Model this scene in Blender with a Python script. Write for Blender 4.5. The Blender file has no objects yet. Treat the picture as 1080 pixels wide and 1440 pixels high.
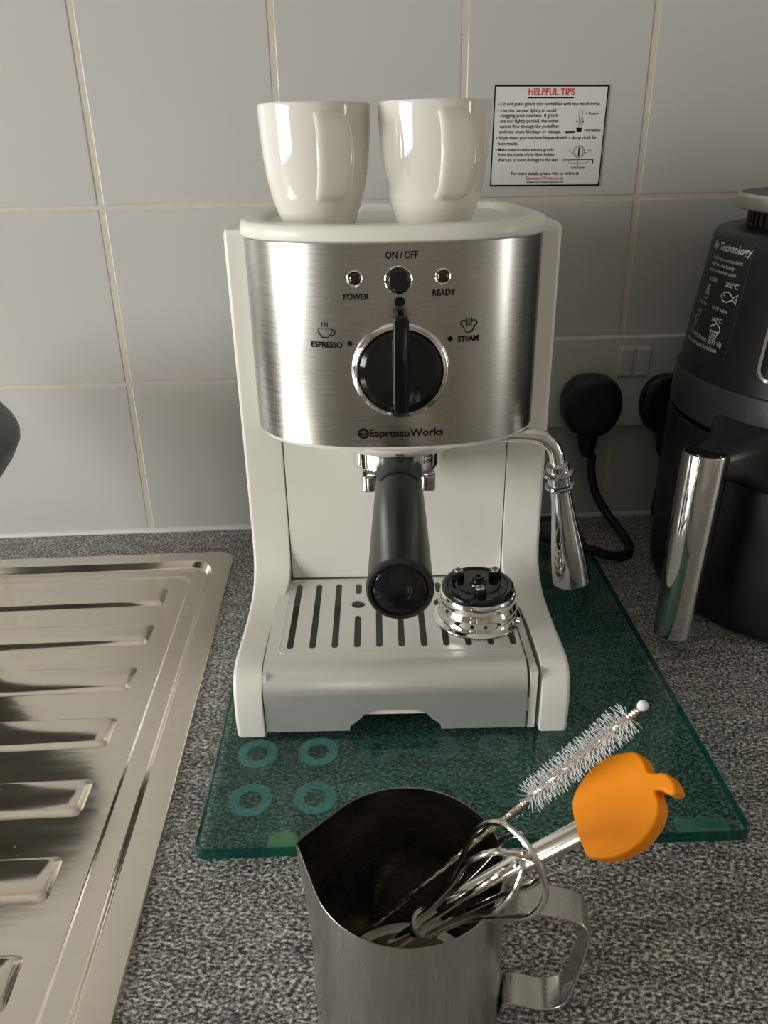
import bpy, bmesh, math, random
from mathutils import Vector, Matrix
from mathutils.geometry import tessellate_polygon
from math import sin, cos, pi, radians, sqrt
random.seed(7)
S = bpy.context.scene
COL = S.collection

# ------------------------------------------------------------------ camera
CAM = Vector((0.20382, -0.71813, 0.34774))
PITCH, YAW, ROLL, FPX = 0.436404, 0.041118, -0.017451, 1108.03
def cam_axes():
    f = Vector((sin(YAW)*cos(PITCH), cos(YAW)*cos(PITCH), -sin(PITCH)))
    r0 = Vector((cos(YAW), -sin(YAW), 0)); u0 = r0.cross(f)
    r = r0*cos(ROLL) + u0*sin(ROLL); u = r0*-sin(ROLL) + u0*cos(ROLL)
    return r, u, f
cd = bpy.data.cameras.new('camera'); co = bpy.data.objects.new('camera', cd); COL.objects.link(co)
r_, u_, f_ = cam_axes()
M = Matrix((r_, u_, -f_)).transposed().to_4x4(); M.translation = CAM
co.matrix_world = M
cd.sensor_fit = 'VERTICAL'; cd.sensor_height = 36; cd.lens = FPX*36/1440; cd.clip_start = .01
S.camera = co
# ------------------------------------------------------------------ world, window daylight, exposure
W = bpy.data.worlds.new('world'); S.world = W; W.use_nodes = True
W.node_tree.nodes['Background'].inputs[0].default_value = (.75, .87, 1, 1)
W.node_tree.nodes['Background'].inputs[1].default_value = .8
def area(name, loc, target, sx, sy, power, col):
    l = bpy.data.lights.new(name, 'AREA'); l.shape = 'RECTANGLE'; l.size = sx; l.size_y = sy; l.energy = power; l.color = col
    o = bpy.data.objects.new(name, l); COL.objects.link(o); o.location = loc
    o.rotation_euler = (Vector(target)-Vector(loc)).to_track_quat('-Z', 'Y').to_euler(); return o
XL, XR, YF, ZFL, ZC = -1.15, 1.75, -2.9, -.9, 1.5        # the room
WY0, WY1, WZ0, WZ1 = -1.42, -.42, .01, .66               # the kitchen window in the left wall
area('window_daylight', (XL-.03, (WY0+WY1)/2, (WZ0+WZ1)/2), (XL+1, (WY0+WY1)/2, (WZ0+WZ1)/2), WY1-WY0, WZ1-WZ0, 31, (1, .99, .955))
# a narrow side light in the right-hand wall
DY0, DY1, DZ0, DZ1 = -.98, -.78, -.05, .60
area('side_daylight', (XR+.03, (DY0+DY1)/2, (DZ0+DZ1)/2), (0, (DY0+DY1)/2, (DZ0+DZ1)/2), DY1-DY0, DZ1-DZ0, 3.2, (1, .97, .90))
S.view_settings.view_transform = 'Standard'; S.view_settings.look = 'None'
S.view_settings.exposure = 0.0; S.view_settings.gamma = 1.0
S.view_settings.use_curve_mapping = False

# ------------------------------------------------------------------ materials
MATS = {}
def mat(name, col, rough=.5, metal=0., noise=0., nscale=40., bump=0., bscale=200., stretch=(1, 1, 1), spec=.5, rnoise=0., coat=0., trans=0., ior=1.45, sub=0.):
    if name in MATS: return MATS[name]
    m = bpy.data.materials.new(name); m.use_nodes = True; nt = m.node_tree; b = nt.nodes['Principled BSDF']
    b.inputs['Base Color'].default_value = (*col, 1); b.inputs['Roughness'].default_value = rough; b.inputs['Metallic'].default_value = metal
    b.inputs['Specular IOR Level'].default_value = spec; b.inputs['Coat Weight'].default_value = coat; b.inputs['IOR'].default_value = ior
    b.inputs['Transmission Weight'].default_value = trans
    if sub: b.inputs['Subsurface Weight'].default_value = sub; b.inputs['Subsurface Radius'].default_value = (.01, .006, .003)
    tc = nt.nodes.new('ShaderNodeTexCoord'); mp = nt.nodes.new('ShaderNodeMapping'); mp.inputs['Scale'].default_value = stretch
    nt.links.new(tc.outputs['Object'], mp.inputs[0])
    def noi(sc, det=4):
        n = nt.nodes.new('ShaderNodeTexNoise'); n.inputs['Scale'].default_value = sc; n.inputs['Detail'].default_value = det
        nt.links.new(mp.outputs[0], n.inputs['Vector']); return n
    if noise or rnoise:
        n = noi(nscale)
        if noise:
            mx = nt.nodes.new('ShaderNodeMix'); mx.data_type = 'RGBA'
            mx.inputs['A'].default_value = (*[c*(1-noise) for c in col], 1); mx.inputs['B'].default_value = (*[min(1, c*(1+noise)) for c in col], 1)
            nt.links.new(n.outputs['Fac'], mx.inputs['Factor']); nt.links.new(mx.outputs['Result'], b.inputs['Base Color'])
        if rnoise:
            mr = nt.nodes.new('ShaderNodeMapRange'); mr.inputs['From Min'].default_value = .3; mr.inputs['From Max'].default_value = .7
            mr.inputs['To Min'].default_value = rough-rnoise; mr.inputs['To Max'].default_value = rough+rnoise
            nt.links.new(n.outputs['Fac'], mr.inputs['Value']); nt.links.new(mr.outputs[0], b.inputs['Roughness'])
    if bump:
        n = noi(bscale, 5); bp = nt.nodes.new('ShaderNodeBump'); bp.inputs['Strength'].default_value = bump; bp.inputs['Distance'].default_value = .001
        nt.links.new(n.outputs['Fac'], bp.inputs['Height']); nt.links.new(bp.outputs[0], b.inputs['Normal'])
    MATS[name] = m; return m

def clear_mat(name, col, gloss=.06, rough=.02, haze=0., hazecol=(.5, .7, .6), spec_ior=1.5):
    """clear body: tinted see-through with fresnel reflection and an optional milky share"""
    m = bpy.data.materials.new(name); m.use_nodes = True; nt = m.node_tree; nt.nodes.clear()
    o = nt.nodes.new('ShaderNodeOutputMaterial'); t = nt.nodes.new('ShaderNodeBsdfTransparent'); t.inputs[0].default_value = (*col, 1)
    g = nt.nodes.new('ShaderNodeBsdfGlossy'); g.inputs['Roughness'].default_value = rough
    fr = nt.nodes.new('ShaderNodeFresnel'); fr.inputs[0].default_value = spec_ior
    ge = nt.nodes.new('ShaderNodeNewGeometry'); ff = nt.nodes.new('ShaderNodeMath'); ff.operation = 'SUBTRACT'; ff.inputs[0].default_value = 1; nt.links.new(ge.outputs['Backfacing'], ff.inputs[1])
    fm = nt.nodes.new('ShaderNodeMath'); fm.operation = 'MULTIPLY'; nt.links.new(fr.outputs[0], fm.inputs[0]); nt.links.new(ff.outputs[0], fm.inputs[1])
    mx = nt.nodes.new('ShaderNodeMixShader'); nt.links.new(fm.outputs[0], mx.inputs[0])   # only the outer face mirrors
    last = t.outputs[0]
    if haze:
        d = nt.nodes.new('ShaderNodeBsdfDiffuse'); d.inputs[0].default_value = (*hazecol, 1)
        nz = nt.nodes.new('ShaderNodeTexNoise'); nz.inputs['Scale'].default_value = 60; nz.inputs['Detail'].default_value = 4
        tc = nt.nodes.new('ShaderNodeTexCoord'); nt.links.new(tc.outputs['Object'], nz.inputs['Vector'])
        mr = nt.nodes.new('ShaderNodeMapRange'); mr.inputs['From Min'].default_value = .3; mr.inputs['From Max'].default_value = .7
        mr.inputs['To Min'].default_value = haze*.6; mr.inputs['To Max'].default_value = min(1, haze*1.4)
        nt.links.new(nz.outputs['Fac'], mr.inputs['Value'])
        hm = nt.nodes.new('ShaderNodeMixShader'); nt.links.new(mr.outputs[0], hm.inputs[0]); nt.links.new(last, hm.inputs[1]); nt.links.new(d.outputs[0], hm.inputs[2]); last = hm.outputs[0]
    nt.links.new(last, mx.inputs[1]); nt.links.new(g.outputs[0], mx.inputs[2]); nt.links.new(mx.outputs[0], o.inputs[0])
    MATS[name] = m; return m

WHITE = mat('white_plastic', (.80, .785, .725), .28, noise=.015, nscale=30)
WHITE2 = mat('white_plastic_rim', (.82, .805, .745), .32)
CERAM = mat('glazed_ceramic', (.80, .77, .71), .06, coat=.4)
STEEL = mat('brushed_steel_panel', (.50, .485, .465), .28, 1, noise=.025, nscale=60, stretch=(.6, .6, 60), rnoise=.02, bump=.004, bscale=80)
STEELT = mat('brushed_steel_tray', (.80, .79, .765), .50, .85, noise=.03, nscale=80, stretch=(40, 1, 1), rnoise=.05)
SINK = mat('sink_steel', (.80, .75, .65), .15, 1, noise=.06, nscale=25, rnoise=.05, bump=.03, bscale=60, stretch=(1, 6, 1))
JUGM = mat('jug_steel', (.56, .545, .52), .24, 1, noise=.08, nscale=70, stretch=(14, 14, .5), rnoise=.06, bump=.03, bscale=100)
JUGIN = mat('jug_steel_inside_shade', (.27, .245, .21), .25, 1, noise=.08, nscale=60, stretch=(1, 1, 20), rnoise=.05)  # the jug's own steel, with the shade of its inside put into the colour
CHROME = mat('chrome', (.82, .81, .80), .05, 1)
CHROMED = mat('chrome_dark_reflect', (.50, .50, .50), .06, 1)  # plain chrome, dark reflections of its surroundings put into the colour
WIRE = mat('steel_wire', (.75, .73, .70), .14, 1)
BLACK = mat('black_plastic', (.018, .018, .018), .32, noise=.15, nscale=300, bump=.04, bscale=900)
BLACKG = mat('gloss_black', (.008, .008, .008), .08)
BLACKM = mat('matt_black', (.011, .0113, .0115), .38, noise=.2, nscale=120, bump=.03, bscale=1200)
RUBBER = mat('cable_rubber', (.012, .012, .012), .5)
GREYP = mat('dark_grey_coat', (.075, .078, .072), .45, noise=.08, nscale=60)
INK = mat('black_ink', (.008, .008, .008), .6, spec=.1)
REDINK = mat('red_ink', (.72, .03, .02), .5)
WINK = mat('white_ink', (.72, .72, .70), .5)
PAPER = mat('sticker_paper', (.74, .74, .72), .35, noise=.03, nscale=60)
TILE = mat('tile_glaze', (.555, .55, .535), .10, noise=.025, nscale=7, bump=.03, bscale=22)
GROUT = mat('grout', (.62, .57, .47), .85, noise=.12, nscale=90, bump=.3, bscale=700)
SEAL = mat('sealant', (.72, .71, .68), .5, noise=.06, nscale=50)
PLASTER = mat('painted_plaster', (.70, .67, .61), .8, noise=.03, nscale=20)
FLOORM = mat('floor_lino', (.36, .30, .25), .6, noise=.1, nscale=12)
SOCK = mat('socket_plastic', (.62, .615, .59), .3, noise=.02, nscale=40)
ORANGE = mat('orange_silicone', (.86, .265, .002), .5, noise=.03, nscale=60, spec=.25)
BRIST = mat('nylon_bristle', (.80, .82, .82), .3, spec=.6)
LENS = mat('dark_lens', (.012, .011, .009), .08, coat=.5)
TRAYIN = mat('drip_bin_shade', (.36, .36, .33), .5)  # whitish bin seen through the slots, its shade painted as grey
FOAM = mat('white_foam', (.8, .8, .8), .6)
CRUMB = mat('crumb', (.62, .55, .40), .8)
GRIT = mat('orange_grit', (.55, .2, .06), .8)
GLASS = clear_mat('green_glass', (.66, .82, .77), haze=.02, hazecol=(.25, .5, .44))
GEDGE = clear_mat('green_glass_edge', (.03, .22, .19), haze=.12, hazecol=(.02, .35, .30), rough=.08)
RING = clear_mat('frosted_ring', (.62, .90, .87), haze=.22, hazecol=(.14, .42, .42), rough=.25)
RINGF = clear_mat('frosted_ring_faint', (.86, .95, .93), haze=.05, hazecol=(.12, .40, .38), rough=.25)
BUMP = clear_mat('silicone_bumper', (.72, .85, .60), haze=.68, hazecol=(.80, .90, .50), rough=.1)
BUMPC = clear_mat('clear_bumper', (.75, .92, .84), haze=.45, hazecol=(.60, .80, .66), rough=.1)

def stone():
    m = bpy.data.materials.new('dark_stone_laminate'); m.use_nodes = True; nt = m.node_tree; b = nt.nodes['Principled BSDF']
    tc = nt.nodes.new('ShaderNodeTexCoord')
    def noi(sc, det, st=(1, 1, 1), rot=0):
        mp = nt.nodes.new('ShaderNodeMapping'); mp.inputs['Scale'].default_value = st; mp.inputs['Rotation'].default_value = (0, 0, rot)
        nt.links.new(tc.outputs['Object'], mp.inputs[0])
        n = nt.nodes.new('ShaderNodeTexNoise'); n.inputs['Scale'].default_value = sc; n.inputs['Detail'].default_value = det; n.inputs['Roughness'].default_value = .65
        nt.links.new(mp.outputs[0], n.inputs['Vector']); return n
    fine = noi(520, 5, (.8, 1.25, 1), .35); streak = noi(34, 6, (1, 3.6, 1), .3)
    mixn = nt.nodes.new('ShaderNodeMath'); mixn.operation = 'MULTIPLY_ADD'; nt.links.new(streak.outputs['Fac'], mixn.inputs[0]); mixn.inputs[1].default_value = .20
    nt.links.new(fine.outputs['Fac'], mixn.inputs[2])
    cr = nt.nodes.new('ShaderNodeValToRGB'); e = cr.color_ramp.elements
    e[0].position = .47; e[0].color = (.014, .0135, .013, 1); e[1].position = .76; e[1].color = (.95, .93, .88, 1)
    k = cr.color_ramp.elements.new(.565); k.color = (.100, .096, .090, 1)
    k = cr.color_ramp.elements.new(.655); k.color = (.46, .445, .41, 1)
    nt.links.new(mixn.outputs[0], cr.inputs[0]); nt.links.new(cr.outputs[0], b.inputs['Base Color'])
    b.inputs['Roughness'].default_value = .42
    bp = nt.nodes.new('ShaderNodeBump'); bp.inputs['Strength'].default_value = .9; bp.inputs['Distance'].default_value = .0008
    nt.links.new(mixn.outputs[0], bp.inputs['Height']); nt.links.new(bp.outputs[0], b.inputs['Normal'])
    return m
STONE = stone()

# ------------------------------------------------------------------ helpers
def weighted(o):
    w = o.modifiers.new('weighted_normals', 'WEIGHTED_NORMAL'); w.keep_sharp = True; w.weight = 60
def link_mesh(name, me, m, parent=None, loc=None, rot=None, sharp=35):
    if m: me.materials.clear(); me.materials.append(m)
    if len(me.polygons):
        me.polygons.foreach_set('use_smooth', [True]*len(me.polygons)); me.set_sharp_from_angle(angle=radians(sharp))
    o = bpy.data.objects.new(name, me); COL.objects.link(o)
    weighted(o)
    if parent: o.parent = parent
    if loc: o.location = loc
    if rot: o.rotation_euler = rot
    return o
def obj(name, bm, m, parent=None, loc=None, rot=None, sharp=35, normals=True):
    if normals: bmesh.ops.recalc_face_normals(bm, faces=bm.faces)
    me = bpy.data.meshes.new(name); bm.to_mesh(me); bm.free()
    return link_mesh(name, me, m, parent, loc, rot, sharp)
def thing(name, label, cat, loc=(0, 0, 0), rz=0, group=None):
    o = bpy.data.objects.new(name, None); COL.objects.link(o); o.location = loc; o.rotation_euler = (0, 0, rz)
    o.empty_display_size = .02; o['label'] = label; o['category'] = cat
    if group: o['group'] = group
    return o
def tag(o, label, cat, group=None):
    o['label'] = label; o['category'] = cat
    if group: o['group'] = group
    return o
def struct(o): o['kind'] = 'structure'; return o
NB = bmesh.new

def add_box(bm, x0, x1, y0, y1, z0, z1, bev=0, seg=2):
    vs = [bm.verts.new((x, y, z)) for z in (z0, z1) for y in (y0, y1) for x in (x0, x1)]
    fs = [bm.faces.new([vs[i] for i in q]) for q in ((0, 2, 3, 1), (4, 5, 7, 6), (0, 1, 5, 4), (2, 6, 7, 3), (0, 4, 6, 2), (1, 3, 7, 5))]
    if bev:
        es = list({e for f in fs for e in f.edges})
        bmesh.ops.bevel(bm, geom=es, offset=bev, segments=seg, profile=.5, affect='EDGES', clamp_overlap=True)
    return bm
def lathe(bm, prof, seg=48, mtx=None, a0=0, a1=2*pi):
    """prof: (r, z) list; spins about z; r==0 closes to a point"""
    mtx = mtx or Matrix()
    full = abs(a1-a0-2*pi) < 1e-6; n = seg if full else seg+1
    rings = []
    for r, z in prof:
        if r < 1e-7: rings.append([bm.verts.new(mtx @ Vector((0, 0, z)))])
        else: rings.append([bm.verts.new(mtx @ Vector((r*cos(a0+(a1-a0)*i/seg), r*sin(a0+(a1-a0)*i/seg), z))) for i in range(n)])
    for A, B in zip(rings, rings[1:]):
        m = seg if full else seg
        for i in range(m):
            j = (i+1) % n if full else i+1
            if len(A) == 1 and len(B) == 1: continue
            if len(A) == 1: bm.faces.new((A[0], B[i], B[j]))
            elif len(B) == 1: bm.faces.new((A[i], A[j], B[0]))
            else: bm.faces.new((A[i], A[j], B[j], B[i]))
    return bm
def frames(pts, closed=False):
    pts = [Vector(p) for p in pts]; n = len(pts); T = []
    for i in range(n):
        a = pts[i-1] if (i or closed) else pts[0]; b = pts[(i+1) % n] if (i < n-1 or closed) else pts[-1]
        T.append((b-a).normalized())
    up = Vector((0, 0, 1)) if abs(T[0].z) < .9 else Vector((1, 0, 0))
    N = [(up - T[0]*up.dot(T[0])).normalized()]
    for i in range(1, n):
        v = N[-1] - T[i]*N[-1].dot(T[i]); N.append(v.normalized())
    return pts, T, N
def tube(bm, pts, rad, seg=12, closed=False, caps=True):
    pts, T, N = frames(pts, closed); n = len(pts)
    R = rad if isinstance(rad, (list, tuple)) else [rad]*n
    rings = []
    for p, t, nn, r in zip(pts, T, N, R):
        b = t.cross(nn); rings.append([bm.verts.new(p + nn*(r*cos(2*pi*k/seg)) + b*(r*sin(2*pi*k/seg))) for k in range(seg)])
    for i in range(n if closed else n-1):
        A, B = rings[i], rings[(i+1) % n]
        for k in range(seg): bm.faces.new((A[k], A[(k+1) % seg], B[(k+1) % seg], B[k]))
    if caps and not closed: bm.faces.new(rings[0]); bm.faces.new(rings[-1])
    return bm
def spline(pts, n=8, closed=False):
    P = [Vector(p) for p in pts]; out = []; m = len(P)
    for i in range(m if closed else m-1):
        if closed: a, b, c, d = P[(i-1) % m], P[i], P[(i+1) % m], P[(i+2) % m]
        else: a, b, c, d = P[max(i-1, 0)], P[i], P[i+1], P[min(i+2, m-1)]
        for k in range(n):
            t = k/n; out.append(.5*((2*b)+(c-a)*t+(2*a-5*b+4*c-d)*t*t+(3*b-a-3*c+d)*t**3))
    if not closed: out.append(P[-1])
    return out
def offset2(pts, d):
    """inward offset of a closed ccw 2-d outline by d (averaged normals)"""
    n = len(pts); out = []
    for i in range(n):
        a, p, b = Vector(pts[i-1]), Vector(pts[i]), Vector(pts[(i+1) % n])
        e1 = (p-a).normalized(); e2 = (b-p).normalized()
        n1 = Vector((-e1.y, e1.x)); n2 = Vector((-e2.y, e2.x)); m = (n1+n2)
        if m.length < 1e-6: m = n1
        m.normalize(); k = max(.5, m.dot(n1)); out.append(tuple(p + m*(d/k)))
    return out
def loft(bm, loops, cap0=True, cap1=True):
    """loops: equal-length closed lists of 3-d points"""
    R = [[bm.verts.new(p) for p in L] for L in loops]; n = len(R[0])
    for A, B in zip(R, R[1:]):
        for k in range(n):
            try: bm.faces.new((A[k], A[(k+1) % n], B[(k+1) % n], B[k]))
            except ValueError: pass
    for L, c in ((R[0], cap0), (R[-1], cap1)):
        if c:
            nn = Vector((0, 0, 0)); m = len(L)
            for i in range(m):
                a, b = L[i].co, L[(i+1) % m].co; nn += Vector(((a.y-b.y)*(a.z+b.z), (a.z-b.z)*(a.x+b.x), (a.x-b.x)*(a.y+b.y)))
            nn.normalize(); e1 = nn.orthogonal().normalized(); e2 = nn.cross(e1)
            for t in tessellate_polygon([[Vector((v.co.dot(e1), v.co.dot(e2), 0)) for v in L]]):
                try: bm.faces.new([L[i] for i in t])
                except ValueError: pass
    return bm
def prism(bm, outline, h0, h1, r, f, seg=3, cap0=True):
    """rounded-edge slab of an outline: f(u, v, w) gives the 3-d point; both rims rounded by r"""
    loops = []
    for k in range(seg+1):
        a = pi/2*k/seg; d = r*(1-sin(a)); w = h0 + r*(1-cos(a))
        loops.append([f(u, v, w) for u, v in offset2(outline, d)])
    for k in range(seg+1):
        a = pi/2*(1-k/seg); d = r*(1-sin(a)); w = h1 - r*(1-cos(a))
        loops.append([f(u, v, w) for u, v in offset2(outline, d)])
    return loft(bm, loops, cap0, True)
def rrect(x0, x1, y0, y1, r, n=6):
    out = []
    for cx, cy, a in ((x1-r, y0+r, -pi/2), (x1-r, y1-r, 0), (x0+r, y1-r, pi/2), (x0+r, y0+r, pi)):
        for k in range(n+1): out.append((cx+r*cos(a+pi/2*k/n), cy+r*sin(a+pi/2*k/n)))
    return out
def circ(cx, cy, r, n=24): return [(cx+r*cos(2*pi*k/n), cy+r*sin(2*pi*k/n)) for k in range(n)]
def plate(bm, outer, holes, f, w0, w1):
    """flat plate with holes, between w0 and w1; f(u, v, w) -> 3-d"""
    lay = []
    for w in (w0, w1):
        loops = [[bm.verts.new(f(u, v, w)) for u, v in L] for L in [outer]+holes]
        es = [bm.edges.new((L[i], L[(i+1) % len(L)])) for L in loops for i in range(len(L))]
        bmesh.ops.triangle_fill(bm, use_beauty=True, use_dissolve=False, edges=es)
        lay.append(loops)
    for A, B in zip(*lay):
        for i in range(len(A)): bm.faces.new((A[i], A[(i+1) % len(A)], B[(i+1) % len(B)], B[i]))
    return bm
FTMP = {}
def text_geo(s, size, bold=0., align='CENTER', width=None, shear=0.):
    """flat glyph outlines as (verts2d, faces)"""
    cu = bpy.data.curves.new('t', 'FONT'); cu.body = s; cu.size = size; cu.align_x = align; cu.align_y = 'CENTER'
    cu.offset = bold*size; cu.resolution_u = 3; cu.shear = shear; cu.fill_mode = 'FRONT'
    o = bpy.data.objects.new('t', cu); COL.objects.link(o)
    dg = bpy.context.evaluated_depsgraph_get(); ev = o.evaluated_get(dg); me = ev.to_mesh()
    V = [(v.co.x, v.co.y) for v in me.vertices]; F = [tuple(p.vertices) for p in me.polygons]
    ev.to_mesh_clear(); bpy.data.objects.remove(o); bpy.data.curves.remove(cu)
    if width and V:
        x0 = min(v[0] for v in V); x1 = max(v[0] for v in V); k = width/(x1-x0)
        base = x0 if align == 'LEFT' else (x0+x1)/2
        V = [((v[0]-base)*k + (0 if align == 'CENTER' else 0), v[1]) for v in V]
    return V, F
def add_text(bm, f, u0, v0, s, size, **kw):
    V, F = text_geo(s, size, **kw)
    vs = [bm.verts.new(f(u0+x, v0+y)) for x, y in V]
    for q in F:
        try: bm.faces.new([vs[i] for i in q])
        except ValueError: pass
def add_stroke(bm, f, pts, w, closed=False):
    n = len(pts); P = [Vector(p) for p in pts]; L = []
    for i in range(n):
        a = P[i-1] if (i or closed) else P[0]; b = P[(i+1) % n] if (i < n-1 or closed) else P[-1]
        t = (b-a).normalized(); nn = Vector((-t.y, t.x))*(w/2)
        L.append((bm.verts.new(f(*(P[i]+nn))), bm.verts.new(f(*(P[i]-nn)))))
    for i in range(n if closed else n-1):
        A, B = L[i], L[(i+1) % n]; bm.faces.new((A[0], A[1], B[1], B[0]))
def add_disc(bm, f, u, v, r, n=20): bm.faces.new([bm.verts.new(f(*p)) for p in circ(u, v, r, n)])
def add_rect(bm, f, u0, u1, v0, v1): bm.faces.new([bm.verts.new(f(*p)) for p in ((u0, v0), (u1, v0), (u1, v1), (u0, v1))])
def arc(cx, cy, r, a0, a1, n=12, ry=None):
    ry = ry or r
    return [(cx+r*cos(radians(a0+(a1-a0)*k/n)), cy+ry*sin(radians(a0+(a1-a0)*k/n))) for k in range(n+1)]
def yaxis(cx, cy, cz):   # lathe axis pointing to -y (towards the room)
    return Matrix.Translation((cx, cy, cz)) @ Matrix.Rotation(radians(90), 4, 'X')

# ================================================================== THE SETTING
P = .152; Z1 = .1514
# back wall: grout bed, with the tiles as parts
bm = NB(); add_box(bm, XL, XR, .0006, .10, ZFL, ZC)
wall = struct(obj('wall_back', bm, GROUT))
bm = NB(); add_box(bm, -P/2+.0019, P/2-.0019, 0, .008, -P/2+.0013, P/2-.0013, bev=.0016, seg=3)
tm = obj('tile', bm, TILE, wall); tile_mesh = tm.data; first = True
for k in range(-5, 9):
    for r in range(0, 6):
        o = tm if first else bpy.data.objects.new('tile', tile_mesh)
        if not first: COL.objects.link(o); o.parent = wall; weighted(o)
        first = False
        o.location = ((k+.5)*P, random.uniform(-.0001, .0001), Z1 - P/2 + r*P)
        o.rotation_euler = (random.uniform(-.0024, .0024), 0, random.uniform(-.0024, .0024))
# sealant bead along the worktop
bm = NB(); tube(bm, [(XL, -.0005, .001), (XR, -.0005, .001)], .0035, 8)
struct(obj('trim_1', bm, SEAL))
# the rest of the room (seen only in reflections)
bm = NB(); add_box(bm, XL-.1, XR+.1, YF-.1, .1, ZFL-.05, ZFL); struct(obj('floor', bm, FLOORM))
bm = NB(); add_box(bm, XL-.1, XR+.1, YF-.1, .1, ZC, ZC+.05); struct(obj('ceiling', bm, mat('ceiling_paint', (.7, .69, .66), .9, noise=.02)))
bm = NB()
for a in ((DY1, 0, ZFL, ZC), (YF, DY0, ZFL, ZC), (DY0, DY1, ZFL, DZ0), (DY0, DY1, DZ1, ZC)): add_box(bm, XR, XR+.1, a[0], a[1], a[2], a[3])
struct(obj('wall_right', bm, PLASTER))
bm = NB()
for a in ((WY1, 0, ZFL, ZC), (YF, WY0, ZFL, ZC), (WY0, WY1, ZFL, WZ0), (WY0, WY1, WZ1, ZC)): add_box(bm, XL-.1, XL, a[0], a[1], a[2], a[3])
struct(obj('wall_left', bm, PLASTER))
bm = NB(); add_box(bm, XL, XR, YF-.1, YF, ZFL, ZC)
struct(obj('wall_front', bm, mat('dim_paint', (.62, .56, .48), .8, noise=.04)))
w1 = bpy.data.objects.new('window_1', None); COL.objects.link(w1); w1['kind'] = 'structure'
for n_, a in (('window_frame', (WY0, WY0+.05, WZ0, WZ1)), ('window_frame', (WY1-.05, WY1, WZ0, WZ1)), ('window_frame', (WY0+.05, WY1-.05, WZ0, WZ0+.05)), ('window_frame', (WY0+.05, WY1-.05, WZ1-.05, WZ1)), ('mullion', ((WY0+WY1)/2-.02, (WY0+WY1)/2+.02, WZ0+.05, WZ1-.05))):
    bm = NB(); add_box(bm, XL-.02, XL+.02, *a, bev=.004); obj(n_, bm, WHITE2, w1)

# worktop with the cut-out for the drainer
SX0, SX1, SY0, SY1 = -.62, .0905, -.56, -.0515
def worktop():
    bm = NB(); x0, x1, y0, y1, t = XL, XR, -.615, -.0005, .038
    h = (SX0+.008, SX1-.008, SY0+.008, SY1-.008)
    def quad(z): return ([bm.verts.new(p) for p in ((x0, y0, z), (x1, y0, z), (x1, y1, z), (x0, y1, z))], [bm.verts.new(p) for p in ((h[0], h[2], z), (h[1], h[2], z), (h[1], h[3], z), (h[0], h[3], z))])
    (a, b), (c, d) = quad(0), quad(-t)
    for i in range(4):
        j = (i+1) % 4
        bm.faces.new((a[i], a[j], b[j], b[i])); bm.faces.new((c[j], c[i], d[i], d[j]))
        bm.faces.new((a[j], a[i], c[i], c[j])); bm.faces.new((b[i], b[j], d[j], d[i]))
    return bm
tag(obj('worktop', worktop(), STONE), 'dark grey speckled stone-effect kitchen worktop running along the tiled wall', 'worktop')

# ================================================================== SINK DRAINER
dr = thing('sink_drainer', 'ribbed stainless steel sink drainer let into the worktop at left', 'sink drainer', (0, 0, 0))
bm = NB(); loops = []
base = rrect(SX0, SX1, SY0, SY1, .016, 8)
for d, z in ((0.0, .0002), (0.0003, .0013), (.0013, .0019), (.0165, .0021), (.0182, .0014), (.0205, -.0030), (.0222, -.0040), (.0226, -.0041), (.0345, -.0041), (.0349, -.0043), (.0362, -.0050), (.0367, -.0052), (.0371, -.0052)):
    rr = max(.016, .016) if d < .016 else .020
    loops.append([(u, v, z) for u, v in rrect(SX0+d, SX1-d, SY0+d, SY1-d, rr if d < .03 else .014, 8)])
loft(bm, loops, cap0=False); obj('drainer_sheet', bm, SINK, dr, sharp=60)
# the raised ribs
bm = NB(); L = []
for d, z in ((0, 0), (.0006, .0007), (.003, .0026), (.0042, .0030)):
    L.append([(u, v, z) for u, v in rrect(-.5+d, 0-d, -.0150+d, .0150-d, .005, 5)])
loft(bm, L, cap0=False)
rib = obj('rib', bm, SINK, dr, sharp=60)
for i in range(8):
    o = rib if i == 0 else bpy.data.objects.new('rib', rib.data)
    if i: COL.objects.link(o); o.parent = dr
    o.location = (.0375, -.1195-.0583*i, -.0052)

# ================================================================== GLASS BOARD
GT = .0096
gb = thing('glass_board', 'thick green glass worktop saver with frosted rings under the coffee machine', 'glass board', (.2660, -.2120, .0006), radians(-1.0))
GX, GY = .1503, .2000
bm = NB(); out = rrect(-GX, GX, -GY, GY, .004, 4)
r = .0012
loft(bm, [[(u, v, z) for u, v in offset2(out, d)] for d, z in ((r, GT), (0, GT-r), (0, r), (r, 0))], cap0=True, cap1=True)
g = obj('glass_slab', bm, GLASS, gb, sharp=25)
g.data.materials.append(GEDGE)
for p_ in g.data.polygons:
    if abs(p_.normal.z) < .5: p_.material_index = 1
bright = {(0, 0), (1, 0), (0, 1), (1, 1)}
for i in range(7):
    for j in range(10):
        x, y = -GX+.0258+.0371*i, -GY+.0330+.0378*j
        if y > GY-.02 or (j > 1 and 0 < i < 6 and j < 7 and x < .09): continue
        bm = NB(); ro, ri = .0123, .0065
        plate(bm, circ(0, 0, ro, 36), [circ(0, 0, ri, 28)], lambda u, v, w: (u, v, w), 0, .00012)
        obj('frosted_ring', bm, RING if (i, j) in bright else RINGF, gb, (x, y, GT+.00005))
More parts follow.
